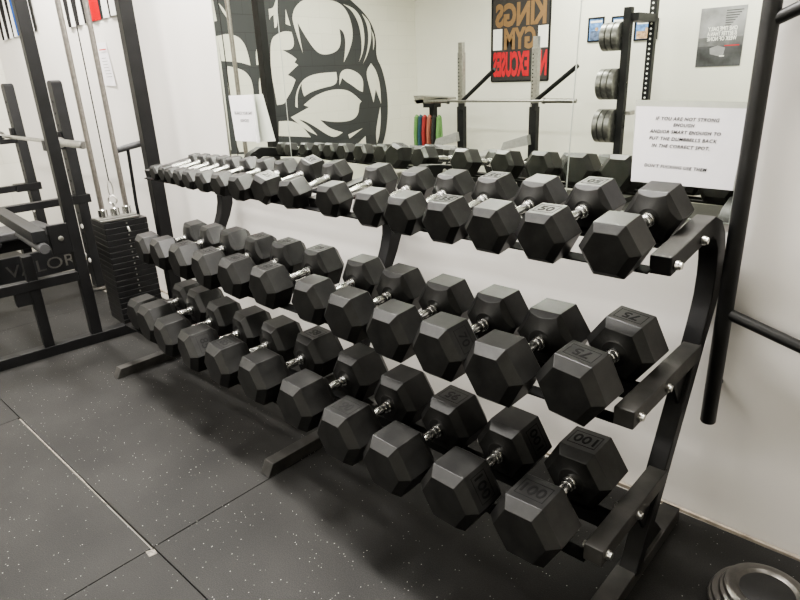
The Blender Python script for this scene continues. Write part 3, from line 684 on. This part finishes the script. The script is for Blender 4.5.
for x0, x1, z0, z1, l, mm in ((-3.455,-3.245,1.73,2.01,'black-framed blue team picture, leftmost of three opposite the mirror','bluepic'), (-3.15,-2.93,1.72,2.0,'black-framed blue picture behind the plate rack, middle of three','bluedark'), (-2.86,-2.58,1.71,1.94,'black-framed picture of people in blue and tan, rightmost of three','skinpic')):
    t = thing('framed_picture', l, 'picture', ((x0+x1)/2, YF, z0), 0, 'framed pictures opposite the mirror')
    w, h = (x1-x0)/2, z1-z0
    f = MB(); f.box(-w, w, .002, .016, 0, .016); f.box(-w, w, .002, .016, h-.016, h); f.box(-w, -w+.016, .002, .016, .016, h-.016); f.box(w-.016, w, .002, .016, .016, h-.016)
    f.obj('frame', M['ink'], t, smooth=0)
    MB().box(-w+.016, w-.016, .002, .006, .016, h-.016).obj('print', M['bluepic'], t, smooth=0)
    MB().box(-w+.03, w-.03, .006, .008, .02, h*.45).obj('figures', M[mm if mm != 'bluepic' else 'bluedark'], t, smooth=0)
    MB().box(-w+.03, w-.03, .006, .008, h*.78, h*.86).obj('caption_strip', M['white'], t, smooth=0)
    MB().lathe([(0,.022), (.002,.022)], 'y', (.01,.007,h*.52), n=14).obj('face_spot', M['skinpic'], t, smooth=0)

# white-upright bench rack with a barbell, opposite the mirror
b2 = thing('flat_bench_rack', 'bench rack with pale hole-punched uprights and angled arms in front of the banner', 'bench rack', (-4.13, -4.80, 0))
for xx in (-.55, .55):
    u = MB().box(xx-.04, xx+.04, -.035, .035, 1.02, 1.68).obj('pale_upright', M['steel'], b2, bev=.003)
    MB().box(xx-.03, xx+.03, -.03, .03, 1.68, 1.80).obj('post_tip', M['steel'], u)
    hb = MB()
    for k in range(14): hb.lathe([(0,.008), (.002,.008)], 'y', (xx-.018, .035, 1.06+k*.042), n=8)
    hb.obj('peg_holes', M['ink'], u, smooth=0)
    MB().box(xx-.05, xx+.05, -.04, .04, 0, 1.02).obj('lower_post', M['darksteel'], b2, bev=.003)
    MB().tube([(xx+.04, .02, 1.10), (xx+.60, .12, 1.46)], .026, 10).obj('angled_arm', M['darksteel'], b2)
    MB().box(xx+.03, xx+.07, .03, .11, .98, 1.065).obj('bar_hook', M['darksteel'], b2)
    MB().box(xx-.05, xx+.05, -.55, .55, 0, .06).obj('foot_beam', M['darksteel'], b2)
MB().box(-.55, .55, -.03, .03, .12, .18).obj('crossmember', M['darksteel'], b2)
for xx in (-.55, .55): MB().prism([(xx-.40, .50), (xx-.36, .60), (xx-.02, .70), (xx, .58)], 'y', .04, .12).obj('safety_tray', M['greypad'], b2, bev=.004)
bp = thing('padded_bench', 'pale grey padded flat bench standing between the bench rack posts', 'bench', (-4.13, -4.35, 0))
MB().prism([(-.60,.42), (.25,.42), (.60,.60), (.58,.66), (.24,.48), (-.60,.48)], 'x', -.15, .15).obj('pad', M['greypad'], bp, bev=.015)
for yy in (-.33, .35): MB().box(-.16, .16, yy-.03, yy+.03, 0, .05).obj('foot', M['black'], bp); MB().box(-.03, .03, yy-.03, yy+.03, .05, .43).obj('leg', M['black'], bp)
b3 = thing('barbell', 'steel barbell with pale sleeves lying across the bench rack before the banner', 'barbell', (-4.13, -4.725, 1.09))
MB().tube([(-.70,0,0), (.70,0,0)], .0145, 14).obj('shaft', M['steel'], b3)
for sgn in (-1, 1):
    MB().lathe([(0,.024), (.006,.036), (.03,.036), (.032,.026), (.43,.026), (.435,.02)], 'x', (0,0,0), n=18).obj('sleeve', M['steel'], b3, (.70*sgn,0,0), (0,0,0 if sgn > 0 else math.pi))
for xx, l in ((-4.68+.14, 'dark bumper plate leaning at the foot of the left bench rack post'), (-3.58+.14, 'dark bumper plate leaning at the foot of the right bench rack post')):
    o = MB().lathe([(-.03,.20), (-.025,.225), (.025,.225), (.03,.20), (.03,.17), (.018,.16), (.018,.03), (-.03,.028)], 'x', n=40).obj('bumper_plate', M['black'], None, (xx, -4.50, .235))
    tag(o, l, 'weight plate', 'bumper plates at the bench rack feet')

# band stand with hanging resistance bands
st = thing('band_stand', 'dark stand with a pale cross tray beside the bench rack, hung with bands', 'stand', (-5.30, -4.95, 0))
MB().box(-.04, .04, -.04, .04, .03, 1.03).obj('post', M['darksteel'], st)
MB().box(-.22, .22, -.20, .20, 0, .03).obj('base_plate', M['darksteel'], st)
MB().box(-.10, .10, -.05, .10, 1.0, 1.07).obj('head_block', M['darksteel'], st)
MB().prism([(-.28,1.10), (.35,1.10), (.35,1.13), (-.28,1.16), (-.22,1.05)], 'y', -.08, .10).obj('cross_tray', M['steel'], st)
MB().tube([(-.22,.12,.86), (.22,.12,.86)], .012, 10).obj('hanging_bar', M['darksteel'], st)
for xx, mm, nm in ((-.19,'bandgreen','green'), (-.13,'bandblue','teal'), (-.07,'bandred','red'), (0,'bandorange','salmon pink'), (.07,'bandblack','black'), (.14,'bandgreen','pale green')):
    zt = .873; L_ = random.uniform(.40, .52)
    b = MB().tube([(0,0,0), (0,.012,.010), (0,.024,0), (0,.05,-L_*.5), (0,.04,-L_), (0,.010,-L_-.02), (0,-.012,-L_), (0,-.02,-L_*.5), (0,0,0)], .028, 8)
    o = b.obj('resistance_band', M[mm], None, (-5.26+xx*1.25, -4.83, zt))
    tag(o, '%s rubber resistance band looped over the band stand%s' % (nm, ' at its end' if nm == 'pale green' else ''), 'resistance band', 'resistance bands')

# plate tree / power rack with plates
pr_ = thing('power_rack', 'dark hole-punched power rack storing round plates opposite the mirror', 'power rack', (-2.50, -5.0, 0))
MB().box(-.13, -.05, -.04, .04, 0, 2.02).obj('upright', M['darksteel'], pr_, bev=.003)
u = MB().box(-.045, .03, -.50, -.42, 0, 2.3).obj('upright', M['darksteel'], pr_, bev=.003)
hb = MB()
for k in range(40): hb.lathe([(0,.012), (.003,.012)], 'y', (-.008, -.42, .2+k*.052), n=8)
hb.obj('peg_holes', M['white'], u, smooth=0)
MB().box(-.13, .03, -.45, .02, 1.88, 1.96).obj('top_beam', M['darksteel'], pr_)
MB().box(-.05, .02, -.45, 0, .92, .96).obj('side_beam', M['steel'], pr_)
MB().box(-.16, .18, -.6, .3, 0, .06).obj('base_beam', M['darksteel'], pr_)
for z in (1.74, 1.25, .80): MB().tube([(-.05,0,z), (-.36,0,z)], .024, 14).obj('plate_peg', M['steel'], pr_)
for z, r, lev in ((1.74,.145,'top'), (1.25,.165,'middle'), (.80,.185,'lowest')):
    for k in range(3):
        prof = [(-.034,r-.012), (-.028,r), (.028,r), (.034,r-.012), (.034,r-.03), (.018,r-.04), (.018,.05), (.034,.045), (.034,.026), (-.034,.026)]
        o = MB().lathe(prof, 'x', n=36).obj('weight_plate', M['plate'], None, (-2.50-.175-.070*k, -5.0, z), (0, 0, math.pi))
        tag(o, '%s round grey iron plate on the %s peg of the power rack' % (['inner', 'middle', 'outer'][k], lev), 'weight plate', 'plates stored on the power rack')

# ------------------------------------------------------------------ light
LAMPS = [(1.5,-1.1,1.2,.2,11), (-.7,-.55,1.2,.2,76), (-2.4,-.55,1.2,.2,72), (-4.6,-.6,1.2,.2,60), (-2.2,-2.35,1.4,.2,50), (-4.9,-2.4,1.4,.2,32), (-1.2,-5.0,1.2,.4,50), (-3.2,-5.0,1.2,.4,52), (-5.0,-3.8,1.2,.4,32)]  # all out of view; first one is added to brighten right wall and plates
def area(name, loc, sx, sy, power, col=(1, .965, .915), rot=(0,0,0)):
    l = bpy.data.lights.new(name, 'AREA'); l.shape = 'RECTANGLE'; l.size = sx; l.size_y = sy; l.energy = power; l.color = col
    o = bpy.data.objects.new(name, l); C.objects.link(o); o.location = loc; o.rotation_euler = rot
    return o
for x, y, sx, sy, p in LAMPS: area('unseen_ceiling_lamp', (x, y, 2.93), sx, sy, p)
w = bpy.data.worlds.new('world'); bpy.context.scene.world = w; w.use_nodes = True
w.node_tree.nodes['Background'].inputs['Color'].default_value = (.9, .92, 1, 1); w.node_tree.nodes['Background'].inputs['Strength'].default_value = .1

# ------------------------------------------------------------------ camera
cam = bpy.data.cameras.new('camera'); co_ = bpy.data.objects.new('camera', cam); C.objects.link(co_)
cam.sensor_width = 36; cam.lens = 608.484/800*36; cam.clip_start = .02
RC = [[0.729161577701556, 0.20973263033451525, -0.6514104830110916], [0.6831202015619088, -0.2799147801296395, 0.6745328057870817], [-0.04086788252154666, -0.9368350653332429, -0.34737569940953555]]
rot = Matrix([[r[0], -r[1], -r[2]] for r in RC])
co_.matrix_world = Matrix.Translation((.495, -1.903, 1.45)) @ rot.to_4x4()
sc = bpy.context.scene
sc.camera = co_
sc.view_settings.view_transform = 'AgX'
sc.view_settings.look = 'AgX - Medium High Contrast'
sc.view_settings.exposure = .55
sc.cycles.use_adaptive_sampling = False
